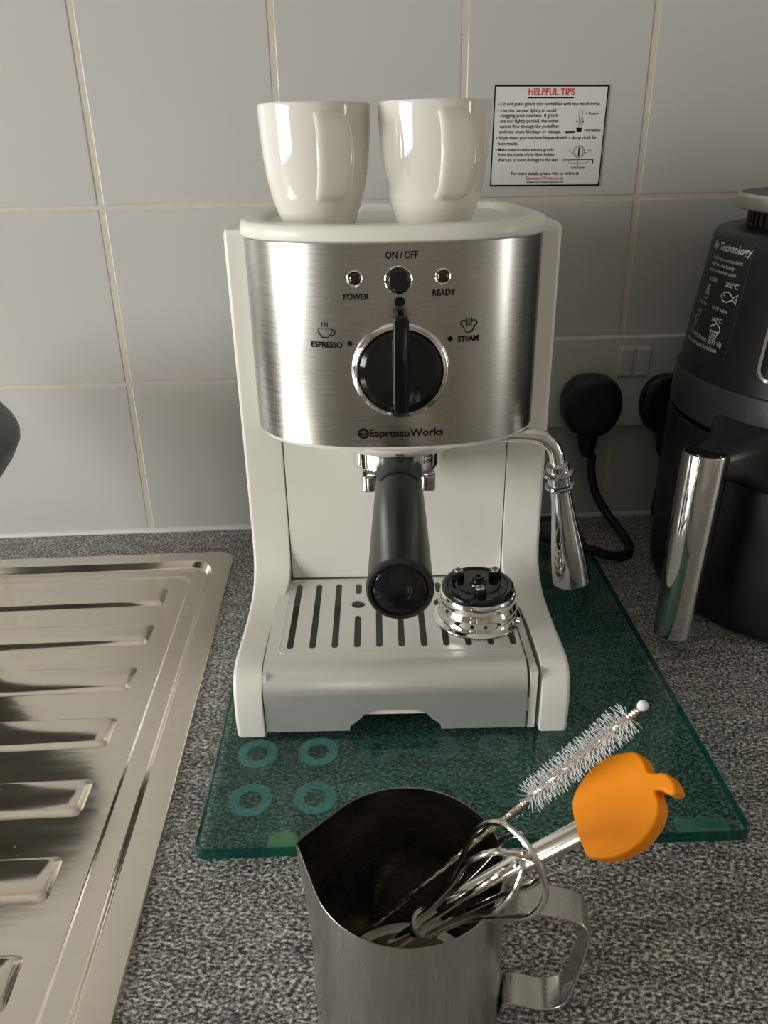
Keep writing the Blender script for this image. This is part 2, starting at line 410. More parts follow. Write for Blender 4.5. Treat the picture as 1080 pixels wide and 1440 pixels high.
def bumper(name, x, y, m, double=False):
    bm = NB()
    prof = [(0, .0), (.0085, .0), (.0088, .0002), (.0088, .0004), (.0070, .0005), (.0066, .0003), (0, .0003)]
    if double:
        prism(bm, rrect(-.0145, .0145, -.0075, .0075, .0015, 3), 0, .0004, .0001, lambda u, v, w: (u, v, w), 2)
        for s in (-.007, .007):
            for R_ in (.0060, .0035): tube(bm, [(s+R_*cos(a*pi/12), R_*sin(a*pi/12), .0003) for a in range(24)], .00025, 6, closed=True)
    else: lathe(bm, prof, 28)
    return obj('bumper', bm, m, gb, (x, y, -.00055))
bumper('b', -.1045, -.190, BUMP); bumper('b', .129, -.190, BUMPC, True); bumper('b', -.13, .19, BUMPC); bumper('b', .13, .19, BUMPC)

# ================================================================== ESPRESSO MACHINE
GZ = .0006+GT
MACH = thing('espresso_machine', 'white and brushed steel espresso machine standing on the green glass board', 'espresso machine', (.229, -.3285, GZ+.0004), radians(-2.0))
# --- side shells
prof = [(.255, .0), (.255, .286), (.250, .2925), (.124, .2925), (.1195, .291), (.118, .286), (.118, .20), (.1175, .10), (.1165, .072), (.1135, .060), (.106, .0515), (.093, .0465), (.075, .0448), (.050, .0450), (.030, .0464), (.018, .0465), (.0105, .0445), (.0055, .0400), (.0020, .0320), (.0003, .0220), (.0, .0120), (.0008, .0)]
prof = prof[::-1]   # ccw in (y, z)? corrected below
def area2(p): return sum(p[i-1][0]*p[i][1]-p[i][0]*p[i-1][1] for i in range(len(p)))
if area2(prof) < 0: prof = prof[::-1]
def innerx(y, z):
    if y >= .117: return .0772
    t = max(0, min(1, (.117-y)/.060)); return .0772 + (.0862-.0772)*(t*t*(3-2*t))
for s in (-1, 1):
    bm = NB(); loops = []
    R_ = .0028
    for k in range(5):
        a = pi/2*k/4; d = R_*(1-sin(a)); x = .104-R_*(1-cos(a))
        loops.append([(s*x, y, z) for y, z in offset2(prof, d)])
    loops.append([(s*(innerx(y, z)+.0008), y, z) for y, z in prof])
    loops.append([(s*innerx(y, z), y, z) for y, z in offset2(prof, .0006)])
    loft(bm, loops, True, True); obj('side_shell', bm, WHITE, MACH, sharp=40)
# --- rear body and inner back panel
bm = NB(); add_box(bm, -.0768, .0768, .1215, .254, .0, .2915); obj('rear_body', bm, WHITE, MACH)
bm = NB(); add_box(bm, -.0764, .0764, .1180, .1214, .0465, .1740)
obj('back_panel', bm, WHITE, MACH)
# --- head
HA, HB, HN, HY = .0900, .0700, 2.5, .120
def dy(x, a=HA, b=HB): return HY - b*max(0, 1-(abs(x)/a)**HN)**(1/HN)
def dcurve(a, b, n=48):
    pts = []
    for k in range(n+1):
        t = pi*k/n; c, s_ = cos(t), sin(t)
        pts.append((-a*math.copysign(abs(c)**(2/HN), c), HY - b*abs(s_)**(2/HN)))
    return pts   # from left to right, bulging to -y
def dloop(inset, back): return [(x, y) for x, y in dcurve(HA-inset, HB-inset)] + [(HA-inset, back), (-HA+inset, back)]
bm = NB(); loft(bm, [[(x, y, z) for x, y in dloop(i_, .1212)] for i_, z in ((.004, .1705), (.0022, .1712), (.0012, .1735), (.0012, .2896))])
obj('head_body', bm, WHITE, MACH)
bm = NB(); C_ = dcurve(HA, HB, 160); Ci = dcurve(HA-.0009, HB-.0009, 160)
loft(bm, [[(x, y, z) for x, y in C_ + Ci[::-1]] for z in (.1742, .2893)]); obj('front_panel', bm, STEEL, MACH, sharp=30)
# --- rim and cup tray on top
def rimloop(d):
    a, b = .0918-d, .0722-d
    pts = dcurve(a, b, 40); bk = .236-d; r2 = .022
    x1 = .0905-d
    pts += [(x1, .15), (x1-.003, .20)] + [(x1-.005-r2+r2*cos(pi/2*k/6), bk-r2+r2*sin(pi/2*k/6)) for k in range(7)]
    left = [(-x, y) for x, y in pts[41:]][::-1]
    return pts + left
bm = NB()
loft(bm, [[(x, y, z) for x, y in rimloop(d)] for d, z in ((.0012, .2898), (.0, .2912), (.0, .2952), (.0010, .2978), (.0032, .2989), (.0098, .2989), (.0112, .2981), (.0122, .2945))], True, False)
obj('top_rim', bm, WHITE2, MACH, sharp=50)
bm = NB(); loft(bm, [[(x, y, z) for x, y in rimloop(.0118)] for z in (.2938, .2946)]); obj('cup_tray', bm, STEELT, MACH)
bm = NB(); prism(bm, rrect(-.028, .028, .196, .224, .010, 5), .2935, .3000, .002, lambda u, v, w: (u, v, w)); obj('tank_lid_grip', bm, WHITE2, MACH)
bm = NB(); add_box(bm, .083, .094, .1755, .180, .2925, .2936, bev=.0004); obj('seam_notch', bm, GREYP, MACH)
# --- group skirt
bm = NB(); lathe(bm, [(0, .1655), (.0405, .1655), (.0425, .1662), (.0475, .1708), (.0480, .1725), (0, .1725)], 64, Matrix.Translation((.001, .0955, 0))); obj('group_skirt', bm, WHITE2, MACH)
bm = NB()
def skirt(u, v):      # lettering on the skirt front
    r = .0425 + (v-.1662)/(.1708-.1662)*.005 + .0002; a = u/r
    return (.001+r*sin(a), .0955-r*cos(a), v-.0001)
add_stroke(bm, skirt, [(-.0024, .1668), (.0024, .1668), (.0024, .1690), (-.0024, .1690)], .0006, True)
add_stroke(bm, skirt, arc(0, .1690, .0019, 0, 180, 10, .0014), .0006); add_rect(bm, skirt, -.0003, .0003, .1674, .1684)
obj('lock_mark', bm, INK, MACH)
# --- panel graphics
def pan(x, z): return (x, dy(x)-.0003, z)
KW = dict(bold=.030)
def lettering(x, z, s, size, name='lettering', **kw):
    bm = NB(); add_text(bm, pan, x, z, s, size, **kw); o = obj(name, bm, INK, MACH); o['label'] = 'black lettering ' + s; return o
lettering(.0031, .2832, 'ON / OFF', .0052, width=.0176, **KW)
lettering(-.0220, .2616, 'POWER', .0045, width=.0140, **KW)
lettering(.0262, .2630, 'READY', .0045, width=.0128, **KW)
lettering(-.0395, .2349, 'ESPRESSO', .0045, width=.0178, **KW)
lettering(.0405, .2369, 'STEAM', .0045, width=.0122, **KW)
o = lettering(.0052, .1829, 'EspressoWorks', .0066, 'brand_lettering', width=.0436, bold=.026); o['label'] = 'black brand lettering'
for x, z, r in ((-.0264, .2361, .0014), (.0301, .2375, .0014), (.0018, .2588, .0029)):
    bm = NB(); add_disc(bm, pan, x, z, r); obj('marker_dot', bm, INK, MACH)
bm = NB(); cx, cz = -.0400, .2418   # coffee cup
add_stroke(bm, pan, [(cx-.0042, cz+.0022), (cx+.0036, cz+.0022), (cx+.0032, cz-.0004), (cx+.0014, cz-.0026), (cx-.0018, cz-.0026), (cx-.0038, cz-.0004)], .0006, True)
add_stroke(bm, pan, arc(cx+.0038, cz+.0002, .0016, -100, 100, 10), .0006)
for q in (-.0018, -.0003, .0012): add_stroke(bm, pan, [(cx+q, cz+.0032), (cx+q-.0005, cz+.0040), (cx+q+.0003, cz+.0048), (cx+q-.0003, cz+.0058)], .0005)
obj('cup_icon', bm, INK, MACH)
bm = NB(); cx, cz = .0407, .2447    # steam cloud
add_stroke(bm, pan, arc(cx, cz-.0016, .0026, 200, 340, 8) + arc(cx+.0030, cz+.0010, .0016, -70, 130, 8), .0006)
add_stroke(bm, pan, arc(cx-.0030, cz+.0010, .0016, 50, 250, 8) + [(cx-.0024, cz-.0020)], .0006)
for q in (-.0014, 0, .0014): add_stroke(bm, pan, [(cx+q*.8, cz-.0004), (cx+q, cz+.0018), (cx+q*1.1, cz+.0040)], .0006)
obj('steam_icon', bm, INK, MACH)
cx, cz = -.0201, .1828              # brand disc with its small cup
bm2 = NB(); plate(bm2, circ(cx, cz, .0033, 28), [circ(cx, cz-.0002, .0019, 20)], lambda u, v, w: (u, dy(u)-.0002-w, v), 0, .0001)
add_stroke(bm2, pan, arc(cx, cz-.0001, .0013, 180, 360, 8), .0006); add_rect(bm2, pan, cx-.0014, cx+.0014, cz-.0002, cz+.0004)
obj('brand_disc', bm2, INK, MACH)
# --- push button, lamps
def turned(name, prof, x, z, m, parent=MACH, seg=40, off=0.):
    bm = NB(); lathe(bm, prof, seg, yaxis(x, dy(x)+off, z)); return obj(name, bm, m, parent)
turned('button_ring', [(.0064, -.001), (.0064, .0016), (.0070, .0022), (.0076, .0018), (.0080, .0), (.0080, -.001)], .0011, .2706, CHROME)
turned('power_button', [(0, .0055), (.0050, .0055), (.0057, .0050), (.0060, .0042), (.0060, -.001)], .0011, .2706, BLACKG)
for x, z in ((-.0225, .2714), (.0255, .2717)):
    l_ = turned('indicator_lamp', [(0, .0014), (.0018, .0013), (.0030, .0007), (.0034, .0), (.0034, -.001)], x, z, LENS)
    turned('lamp_bezel', [(.0035, -.001), (.0035, .0006), (.0039, .0009), (.0045, .0004), (.0047, -.001)], x, z, WIRE, l_)
# --- selector knob
KX, KZ = .0019, .2208
kn = bpy.data.objects.new('selector_knob', None); COL.objects.link(kn); kn.parent = MACH
turned('knob_ring', [(.0236, .0), (.0236, .0046), (.0243, .0055), (.0252, .0052), (.0258, .0040), (.0268, .0036), (.0276, .0026), (.0279, .0), (.0279, -.006)], KX, KZ, CHROME, kn, 72)
turned('knob_disc', [(0, .0085), (.0192, .0085), (.0202, .0080), (.0206, .0068), (.0232, .0055), (.0234, .0)], KX, KZ, BLACKG, kn, 72)
bm = NB(); yk = dy(0)
prism(bm, rrect(-.0042, .0042, -.0270, .0290, .0030, 4), 0, .0190, .0012, lambda u, v, w: (KX+u, yk-.004-w*(.55+.45*(v+.027)/.056), KZ+.0055+v)); obj('knob_lever', bm, BLACKG, kn)
bm = NB(); add_box(bm, KX-.0046, KX-.0042, yk-.0150, yk-.0080, KZ-.018, KZ+.020, bev=.0001, seg=1); obj('lever_stripe', bm, CHROME, kn)
# --- drip tray: slotted top, rolled front, notch
tray = bpy.data.objects.new('drip_tray', None); COL.objects.link(tray); tray.parent = MACH
TX0, TX1, TZ = -.0853, .0772, .0470
bm = NB(); holes = []
def slot(x, y0, y1, w=.0043):
    return [(x+w/2*cos(a), y1-w/2+w/2*sin(a)) for a in [pi*k/6 for k in range(7)]] + [(x+w/2*cos(a), y0+w/2+w/2*sin(a)) for a in [pi+pi*k/6 for k in range(7)]]
for i in range(11):
    x = -.0705+.0143*i
    if i in (3, 7): holes += [slot(x, .0285, .0660), slot(x, .0945, .1085), circ(x, .0805, .0048, 20)]
    else: holes.append(slot(x, .0285, .1090))
plate(bm, [(TX0, .0160), (TX1, .0160), (TX1, .1172), (TX0, .1172)], holes, lambda u, v, w: (u, v, w), TZ-.0010, TZ)
obj('slotted_plate', bm, STEELT, tray)
bm = NB(); pr = [(.0160, TZ)] + [(.0160-.0145*sin(a), TZ-.0165*(1-cos(a))) for a in [pi/2*k/10 for k in range(1, 11)]]
pri = [(.0160, TZ-.001)] + [(.0160-.0135*sin(a), TZ-.001-.0155*(1-cos(a))) for a in [pi/2*k/10 for k in range(1, 11)]]
loft(bm, [[(x, y, z) for y, z in pr+pri[::-1]] for x in (TX0, TX1)]); obj('rolled_edge', bm, STEELT, tray)
bm = NB(); nl, nr, nh = -.0285, .0200, .0205
notch = [(nr+.0045, .0030)] + [(nr+.0045*cos(a)-.0, .0050+.0035*sin(a)) for a in (.3, .9)] + [(nr-.0012, .0110), (nr-.0050, .0155), (nr-.0110, .0180), (-.0043, .0188), (nl+.0110, .0180), (nl+.0050, .0155), (nl+.0012, .0110)] + [(nl-.0045*cos(a), .0050+.0035*sin(a)) for a in (.9, .3)] + [(nl-.0045, .0030)]
outl = [(TX0, .0030), (TX0, .0305), (TX1, .0305), (TX1, .0030)] + notch
plate(bm, outl, [], lambda u, v, w: (u, w, v), .0015, .0025); obj('front_plate', bm, STEELT, tray, sharp=25)
bm = NB(); BX0, BX1 = -.0850, .0835
for a in ((BX0, BX0+.002, .004, .117, .0015, .0445), (BX1-.0045, BX1, .003, .117, .0015, .0440), (BX0+.002, BX1-.0045, .115, .117, .0015, .0445), (BX0+.002, BX1-.0045, .0035, .115, .0140, .0240)): add_box(bm, *a)
obj('drip_bin', bm, WHITE, tray)
bm = NB(); add_box(bm, BX0+.0021, BX1-.0047, .0063, .1148, .0241, .0246); obj('bin_floor', bm, TRAYIN, tray)
bm = NB(); tube(bm, [(u, v, TZ) for u, v in rrect(-.0772, .0755, .0235, .1145, .004, 4)], .00045, 6, closed=True); obj('plate_bead', bm, STEELT, tray)
bm = NB(); add_box(bm, TX0, TX1, .1174, .1179, .0450, .0478); obj('tray_gap', bm, GREYP, tray)
bm = NB(); add_box(bm, -.0765, .0765, .060, .1210, .0002, .0012); obj('base_plate', bm, GREYP, MACH)  # coloured dark to stand in for the shade behind the notch
# --- steam wand
sw = bpy.data.objects.new('steam_wand', None); COL.objects.link(sw); sw.parent = MACH
bm = NB(); tube(bm, spline([(.055, .089, .1690), (.068, .0885, .1672), (.082, .088, .1668), (.0935, .0875, .1650), (.1015, .087, .1585), (.1045, .087, .1500), (.1055, .087, .1410)], 8), .0049, 20); obj('wand_tube', bm, CHROME, sw)
wd = Vector((.0155, .0, -.083)).normalized(); wq = Vector((0, 0, 1)).rotation_difference(wd).to_matrix().to_4x4(); WM = Matrix.Translation((.1050, .087, .1470)) @ wq
bm = NB(); lathe(bm, [(.0049, -.0005), (.0068, 0), (.0074, .0008), (.0074, .0050), (.0098, .0058), (.0102, .0068), (.0098, .0078), (.0076, .0086), (.0076, .0140), (.0096, .0148), (.0100, .0158), (.0094, .0168), (.0070, .0176), (.0066, .0190)], 40, WM); obj('wand_collar', bm, CHROMED, sw)
bm = NB(); lathe(bm, [(.0066, .0176), (.0068, .0260), (.0078, .0360), (.0092, .0480), (.0107, .0600), (.0121, .0740), (.0128, .0860), (.0129, .0890), (.0122, .0892), (.0120, .0860), (.0100, .060)], 48, WM); obj('froth_sleeve', bm, CHROMED, sw)
# ================================================================== PORTAFILTER
MM = Matrix.Translation((.229, -.3285, GZ+.0004)) @ Matrix.Rotation(radians(-2.0), 4, 'Z')
pf = thing('portafilter', 'black-handled portafilter locked into the coffee machine, pointing at the viewer', 'portafilter'); pf.matrix_world = MM
bm = NB(); T_ = Matrix.Translation((.001, .0955, 0))
lathe(bm, [(0, .1650), (.0285, .1650), (.0302, .1640), (.0302, .1520), (.0298, .1490), (.0285, .1468), (.0270, .1450), (.0230, .1420), (.012, .140), (0, .1395)], 56, T_); obj('filter_holder', bm, CHROME, pf)
bm = NB()
for s in (-1, 1):
    bb = NB(); prism(bb, rrect(s*.0185-.0048, s*.0185+.0048, .068, .080, .003, 4), .1370, .1480, .0012, lambda u, v, w: (u+.001, v, w)); obj('spout', bb, CHROMED, pf)
bm.free()
A0 = Vector((.001, .066, .1525)); A1 = Vector((-.0030, -.083, .1540)); ax = (A1-A0).normalized(); L_ = (A1-A0).length
HQ = Matrix.Translation(A0) @ Vector((0, 0, 1)).rotation_difference(ax).to_matrix().to_4x4()
bm = NB(); lathe(bm, [(0, -.004), (.0105, -.004), (.0105, .010), (.0128, .014), (.0136, .022)], 40, HQ); obj('handle_neck', bm, BLACK, pf)
bm = NB(); lathe(bm, [(.0100, .016), (.0134, .0165), (.0140, .030), (.0147, .080), (.0152, L_-.010), (.0156, L_-.004), (.0155, L_-.0015), (.0146, L_), (.0132, L_-.0002), (.0128, L_-.0016)], 56, HQ); obj('handle', bm, BLACK, pf)
bm = NB(); lathe(bm, [(.0129, L_-.0016), (.0120, L_-.0006), (.0080, L_+.0010), (.004, L_+.0015), (0, L_+.0016)], 48, HQ); obj('end_cap', bm, BLACKG, pf)
# clip on top of the neck: arched saddle
bm = NB(); loops = []
up = Vector((0, 0, 1)); side = ax.cross(up).normalized(); upn = side.cross(ax).normalized()
for s_, r0, hw in ((.004, .0136, 62), (.008, .0152, 66), (.024, .0152, 64), (.037, .0151, 54), (.0395, .0146, 50)):
    o_ = A0+ax*s_; ring = []
    for k in range(13): a = radians(-hw+2*hw*k/12); ring.append(o_+side*(r0*sin(a))+upn*(r0*cos(a)))
    for k in range(13): a = radians(hw-2*hw*k/12); ring.append(o_+side*(.012*sin(a))+upn*(.012*cos(a)))
    loops.append(ring)
loft(bm, loops); obj('handle_clip', bm, BLACKM, pf)
# size marking on the collar
bm = NB()
def coll(u, v): a = radians(38)+u/.0304; return (.001+.0304*sin(a), .0955-.0304*cos(a), v)
add_text(bm, coll, 0, .1600, '1 CUP', .0028, bold=.02); add_text(bm, coll, 0, .1565, '2 CUP', .0028, bold=.02); obj('collar_print', bm, INK, pf)

# ================================================================== FILTER BASKET on the drip tray
pos = MM @ Vector((.0527, .0625, TZ+.0006))
fb = thing('filter_basket', 'small upturned steel filter basket with black screwed cap on the drip tray', 'filter basket', pos, radians(-2))
bm = NB(); lathe(bm, [(.0262, .0), (.0288, .0), (.0293, .0006), (.0290, .0012), (.0272, .0018), (.0258, .0030), (.0256, .0060), (.0262, .0085), (.0262, .0105), (.0250, .0125), (.0246, .0140), (.0252, .0160), (.0252, .0190), (.0246, .0205), (.0238, .0212), (0, .0212)], 64); obj('steel_cup', bm, CHROME, fb, sharp=50)
bm = NB(); lathe(bm, [(.0238, .0205), (.0241, .0225), (.0236, .0242), (.0222, .0250), (.0205, .0247), (.0195, .0240), (.0150, .0240), (.0142, .0246), (.0135, .0250), (.0060, .0250), (.0056, .0262), (.0040, .0268), (.0036, .0298), (.0028, .0302), (.0018, .0300), (.0016, .0285), (0, .0285)], 64); cap = obj('cap', bm, BLACKG, fb)
for a in (35, 145, 268):
    x, y = .0150*cos(radians(a)), .0150*sin(radians(a)); Tm = Matrix.Translation((x, y, 0))
    bm = NB(); lathe(bm, [(.0044, .0236), (.0042, .0295), (.0038, .0300), (.0031, .0300)], 24, Tm); obj('boss', bm, BLACKG, fb)
    bm = NB(); lathe(bm, [(.0031, .0298), (.0030, .0305), (.0022, .0310), (0, .0311)], 20, Tm); sc_ = obj('screw', bm, WIRE, fb)
    bm = NB(); add_box(bm, x-.0019, x+.0019, y-.0004, y+.0004, .0308, .0314); add_box(bm, x-.0004, x+.0004, y-.0019, y+.0019, .0308, .0314); obj('screw_cross', bm, GREYP, sc_)

# ================================================================== MUGS
def mug(x, y, rz, label):
    pz = MM @ Vector((x, y, .2950)); t = thing('espresso_cup', label, 'cup', pz, rz, 'cream cups on the coffee machine'); t.scale = (1.035, 1.035, 1.025)
    bm = NB()
    o_ = [(0, .0010), (.0185, .0010), (.0195, .0), (.0212, .0004), (.0216, .0020), (.0222, .0045), (.0240, .0090), (.0262, .0160), (.0281, .0250), (.0295, .0360), (.0303, .0470), (.0307, .0560), (.0308, .0608), (.0303, .0618), (.0295, .0612), (.0288, .0560), (.0280, .0420), (.0265, .0270), (.0235, .0130), (.0190, .0060), (.0100, .0040), (0, .0038)]
    lathe(bm, o_, 64); obj('cup_body', bm, CERAM, t, sharp=80)
    # strap handle facing -y: swept flat oval
    path = spline([(0, -.0255, .0560), (0, -.0330, .0545), (0, -.0400, .0490), (0, -.0430, .0390), (0, -.0420, .0285), (0, -.0365, .0200), (0, -.0290, .0160), (0, -.0230, .0152)], 6)
    bm = NB(); pts, T, N = frames(path); rings = []
    for q_, (p_, t_) in enumerate(zip(pts, T)):
        b = Vector((1, 0, 0)); n_ = t_.cross(b).normalized(); ring = []; hw_ = .0068+.0030*sin(pi*q_/(len(pts)-1))
        for k in range(20):
            a = 2*pi*k/20; ca, sa = cos(a), sin(a)
            ring.append(p_ + b*(hw_*math.copysign(abs(ca)**.6, ca)) + n_*(.0026*math.copysign(abs(sa)**.8, sa)))
        rings.append(ring)
    loft(bm, rings); obj('handle', bm, CERAM, t, sharp=80)
    return t
mug(-.0440, .1080, radians(15), 'cream espresso cup standing on the left of the machine top')
mug(.0236, .1010, radians(11), 'cream espresso cup beside the tips sticker, on the machine top')

# ================================================================== STICKER
st = thing('tips_sticker', 'white instruction sticker headed HELPFUL TIPS stuck on the wall tile', 'sticker', (.3277, -.0009, .3140), 0)
st.rotation_euler = (0, radians(.7), 0)
SW, SH = .0941, .0760
bm = NB(); add_box(bm, 0, SW, -.0002, 0, 0, SH); obj('paper', bm, PAPER, st)
def sk(u, v): return (u, -.00032, v)
bm = NB(); add_stroke(bm, sk, [(.0007, .0007), (SW-.0007, .0007), (SW-.0007, SH-.0007), (.0007, SH-.0007)], .0017, True)
def Q(x, y):   # position on the sticker from its zoomed proportions
    v = 1-(y-147)/735; xl = 142-(1-v)*40; w = 838-(1-v)*45
    return (x-xl)/w*SW, v*SH
rows = [(185, 280, 912, 'Do not press grinds into portafilter with too much force.'), (185, 326, 588, 'Use the tamper lightly to avoid'), (183, 364, 605, 'clogging your machine. If grinds'), (181, 402, 606, 'are too tightly packed, the water'), (179, 440, 610, 'cannot flow through the portafilter'), (175, 478, 622, 'and may cause blockage or leakage.'), (169, 523, 484, 'Wipe down your machine'), (615, 521, 884, 'with a damp cloth for'), (167, 564, 310, 'best results.'), (165, 609, 567, 'Make sure to wipe excess grinds'), (163, 647, 575, 'from the inside of the filter holder'), (161, 685, 600, 'after use to avoid damage to the seal.'), (258, 786, 748, 'For more details, please visit us online at')]
def line(bmx, x0, y, x1, s, size=.0037, bold=0.):
    u0, v = Q(x0, y); u1, _ = Q(x1, y); add_text(bmx, sk, (u0+u1)/2, v, s, size, width=u1-u0, bold=bold)
for x0, y, x1, s in rows: line(bm, x0, y, x1, s, bold=.014)
line(bm, 488, 522, 612, 'frequently', bold=.02); line(bm, 365, 855, 634, '*REMOVE STICKER BEFORE USE', .0022, .02)
line(bm, 820, 350, 898, 'Tamper', .0028, .015); line(bm, 805, 468, 914, 'Portafilter', .0028, .015); line(bm, 690, 743, 792, 'FILTER HOLDER', .0016, .02)
for x, y in ((170, 281), (168, 326), (155, 524), (152, 610), (808, 350), (796, 468)): add_disc(bm, sk, *Q(x, y), .0005, 10)
add_rect(bm, sk, Q(385, 240)[0], Q(718, 240)[0], Q(385, 242)[1], Q(385, 233)[1])
def qs(*pp): return [Q(*p) for p in pp]
add_stroke(bm, sk, qs((752, 440), (757, 390), (752, 350), (765, 318), (782, 330), (780, 360), (768, 390), (770, 440)), .0003)
for x in (740, 783): add_stroke(bm, sk, qs((x, 378), (x, 405)), .0003); bm.faces.new([bm.verts.new(sk(*q)) for q in qs((x-8, 403), (x+8, 403), (x, 420))])
bm.faces.new([bm.verts.new(sk(*q)) for q in qs((732, 450), (777, 450), (768, 480), (738, 480))]); bm.faces.new([bm.verts.new(sk(*q)) for q in qs((650, 474), (725, 472), (725, 488), (650, 490))])
cu, cv = Q(751, 625)
for r in (.0046, .0036): add_stroke(bm, sk, [(cu+r*cos(a), cv+r*sin(a)) for a in [2*pi*k/28 for k in range(28)]], .0003, True)
add_rect(bm, sk, cu-.0006, cu+.0006, cv-.0034, cv+.0030)
for a, b in (((668, 618), (695, 618)), ((815, 616), (842, 616)), ((695, 634), (708, 634)), ((792, 633), (808, 633)), ((756, 573), (756, 582))): add_stroke(bm, sk, qs(a, b), .0004)
add_stroke(bm, sk, qs((632, 686), (855, 683)), .0006); add_stroke(bm, sk, qs((848, 684), (852, 700), (846, 713)), .0009)
add_stroke(bm, sk, qs((672, 692), (675, 705), (742, 713), (815, 706), (820, 690)), .0003); add_disc(bm, sk, *Q(742, 702), .0005, 10); add_disc(bm, sk, *Q(742, 728), .0005, 10)
obj('sticker_print', bm, INK, st, normals=False)
bm = NB(); line(bm, 388, 198, 725, 'HELPFUL TIPS', .0068, .022); obj('heading_print', bm, REDINK, st, normals=False)
bm = NB(); line(bm, 367, 822, 637, 'Espresso-Works.co.uk', .0036, .015); obj('web_address_print', bm, REDINK, st, normals=False)

# ================================================================== SOCKET AND PLUGS
so = thing('wall_socket', 'white double wall socket with rocker switches behind the black plugs', 'socket', (.4640, -.0006, .1425))
bm = NB(); prism(bm, rrect(-.0735, .0735, -.0430, .0430, .004, 4), 0, .0105, .002, lambda u, v, w: (u, -w, v)); obj('face_plate', bm, SOCK, so)
for x in (-.0055, .0100):
    bm = NB(); prism(bm, rrect(x-.0075, x+.0075, -.0145+.0195, .0145+.0195, .002, 3), .0100, .0112, .0004, lambda u, v, w: (u, -w, v)); obj('switch_surround', bm, SOCK, so)
    bm = NB(); prism(bm, rrect(x-.0062, x+.0062, -.0130+.0195, .0130+.0195, .0015, 3), .0108, .0150, .001, lambda u, v, w: (u, -(.0108+(w-.0108)*(.55+.45*(v-.0065)/.026)), v)); rk = obj('rocker', bm, SOCK, so)
    if x < 0:
        bm = NB(); add_box(bm, x-.0030, x+.0030, -.0145, -.0138, .0316, .0325); obj('red_flag', bm, REDINK, rk)
bm = NB(); lathe(bm, [(.0032, .0100), (.0030, .0118), (.0018, .0126), (0, .0127)], 20, yaxis(-.0585, 0, -.0015)); obj('screw', bm, CHROMED, so)
plug_out = spline([(0, -.0300), (.0085, -.0300), (.0120, -.0285), (.0215, -.0215), (.0265, -.0080), (.0255, .0090), (.0185, .0215), (.0085, .0262), (0, .0270), (-.0085, .0262), (-.0185, .0215), (-.0255, .0090), (-.0265, -.0080), (-.0215, -.0215), (-.0120, -.0285), (-.0085, -.0300)], 3, closed=True) if False else None
def outline2(pts, n=4):
    return [(p.x, p.y) for p in spline([(a, b, 0) for a, b in pts], n, closed=True)]
PO = outline2([(0, -.0290), (.0105, -.0288), (.0200, -.0215), (.0262, -.0080), (.0262, .0080), (.0200, .0205), (.0095, .0262), (-.0095, .0262), (-.0200, .0205), (-.0262, .0080), (-.0262, -.0080), (-.0200, -.0215), (-.0105, -.0288)])
def plug(x, z, label, cord_pts, cord_r=.0042, depth=.0270):
    t = thing('power_plug', label, 'plug', (x, -.0118, z))
    bm = NB(); prism(bm, PO, 0, depth, .0070, lambda u, v, w: (u, -w, v), 4); obj('plug_body', bm, BLACKM, t)
    bm = NB(); tube(bm, [(0, -.0140, -.026), (0, -.0140, -.032), (.0003, -.0142, -.040), (.001, -.0144, -.049), (.0014, -.0145, -.051)], [.0100, .0088, .0078, .0062, .0050], 16)
    for k in range(5): tube(bm, [(.0001*k, -.0140, -.0330-.0034*k), (.0001*k, -.0140, -.0346-.0034*k)], .0094-.0006*k, 16)
    sr = obj('strain_relief', bm, BLACKM, t); sr['kind'] = 'stuff'; del sr['kind']
    bm = NB(); tube(bm, spline([Vector(p)-Vector((x, -.0118, z)) for p in cord_pts], 8), cord_r, 12); obj('cord', bm, RUBBER, t)
plug(.4255, .1275, 'black mains plug with curling cord, nearer the coffee machine', [(.4312, -.0262, .0775), (.4318, -.0275, .060), (.4365, -.0320, .040), (.4460, -.0420, .0230), (.4560, -.0560, .0105), (.4590, -.0740, .0050), (.4500, -.0930, .0045), (.4300, -.0990, .0080), (.4150, -.1000, .0150), (.3950, -.0960, .0165), (.3800, -.0800, .0166), (.3620, -.0600, .0180), (.3360, -.0640, .0300)])
plug(.5000, .1255, 'black mains plug half hidden behind the air fryer', [(.5014, -.0262, .0775), (.5015, -.0270, .055), (.5030, -.0220, .030), (.5060, -.0130, .0080), (.5150, -.0110, .0050), (.5350, -.0100, .0050)], depth=.0160)

# ================================================================== AIR FRYER
FC = Vector((.592, -.140, 0))
fry = thing('air_fryer', 'black air fryer with chrome handle standing by the wall at right', 'air fryer', (FC.x, FC.y, .0005))
FDIR = math.atan2(-.514, -.857)
bm = NB(); lathe(bm, [(0, 0), (.120, 0), (.1265, .003), (.1295, .012), (.1308, .05), (.1310, .11), (.1308, .1480), (.1296, .1500), (.1250, .1502), (0, .1502)], 96); obj('lower_body', bm, BLACKM, fry, sharp=50)
bm = NB(); lathe(bm, [(0, .1503), (.1235, .1503), (.1235, .1535), (0, .1535)], 96); obj('seam', bm, BLACKG, fry)
bm = NB(); lathe(bm, [(0, .1536), (.1250, .1536), (.1298, .1540), (.1308, .1555), (.1299, .1830), (.1289, .1848), (.1268, .1852), (0, .1852)], 96); obj('lid_ring', bm, mat('satin_black', (.045, .045, .046), .36, noise=.15, nscale=200), fry, sharp=50)
def fr(z): return .1275 + (z-.1853)/(.275-.1853)*(.1165-.1275)
bm = NB(); lathe(bm, [(0, .1853), (fr(.1853), .1853), (fr(.23), .23), (fr(.275), .275), (fr(.2825), .2825), (.1135, .2860), (.1105, .2876), (.1040, .2885), (.0980, .2886), (0, .2885)], 96); obj('upper_body', bm, BLACKM, fry, sharp=60)
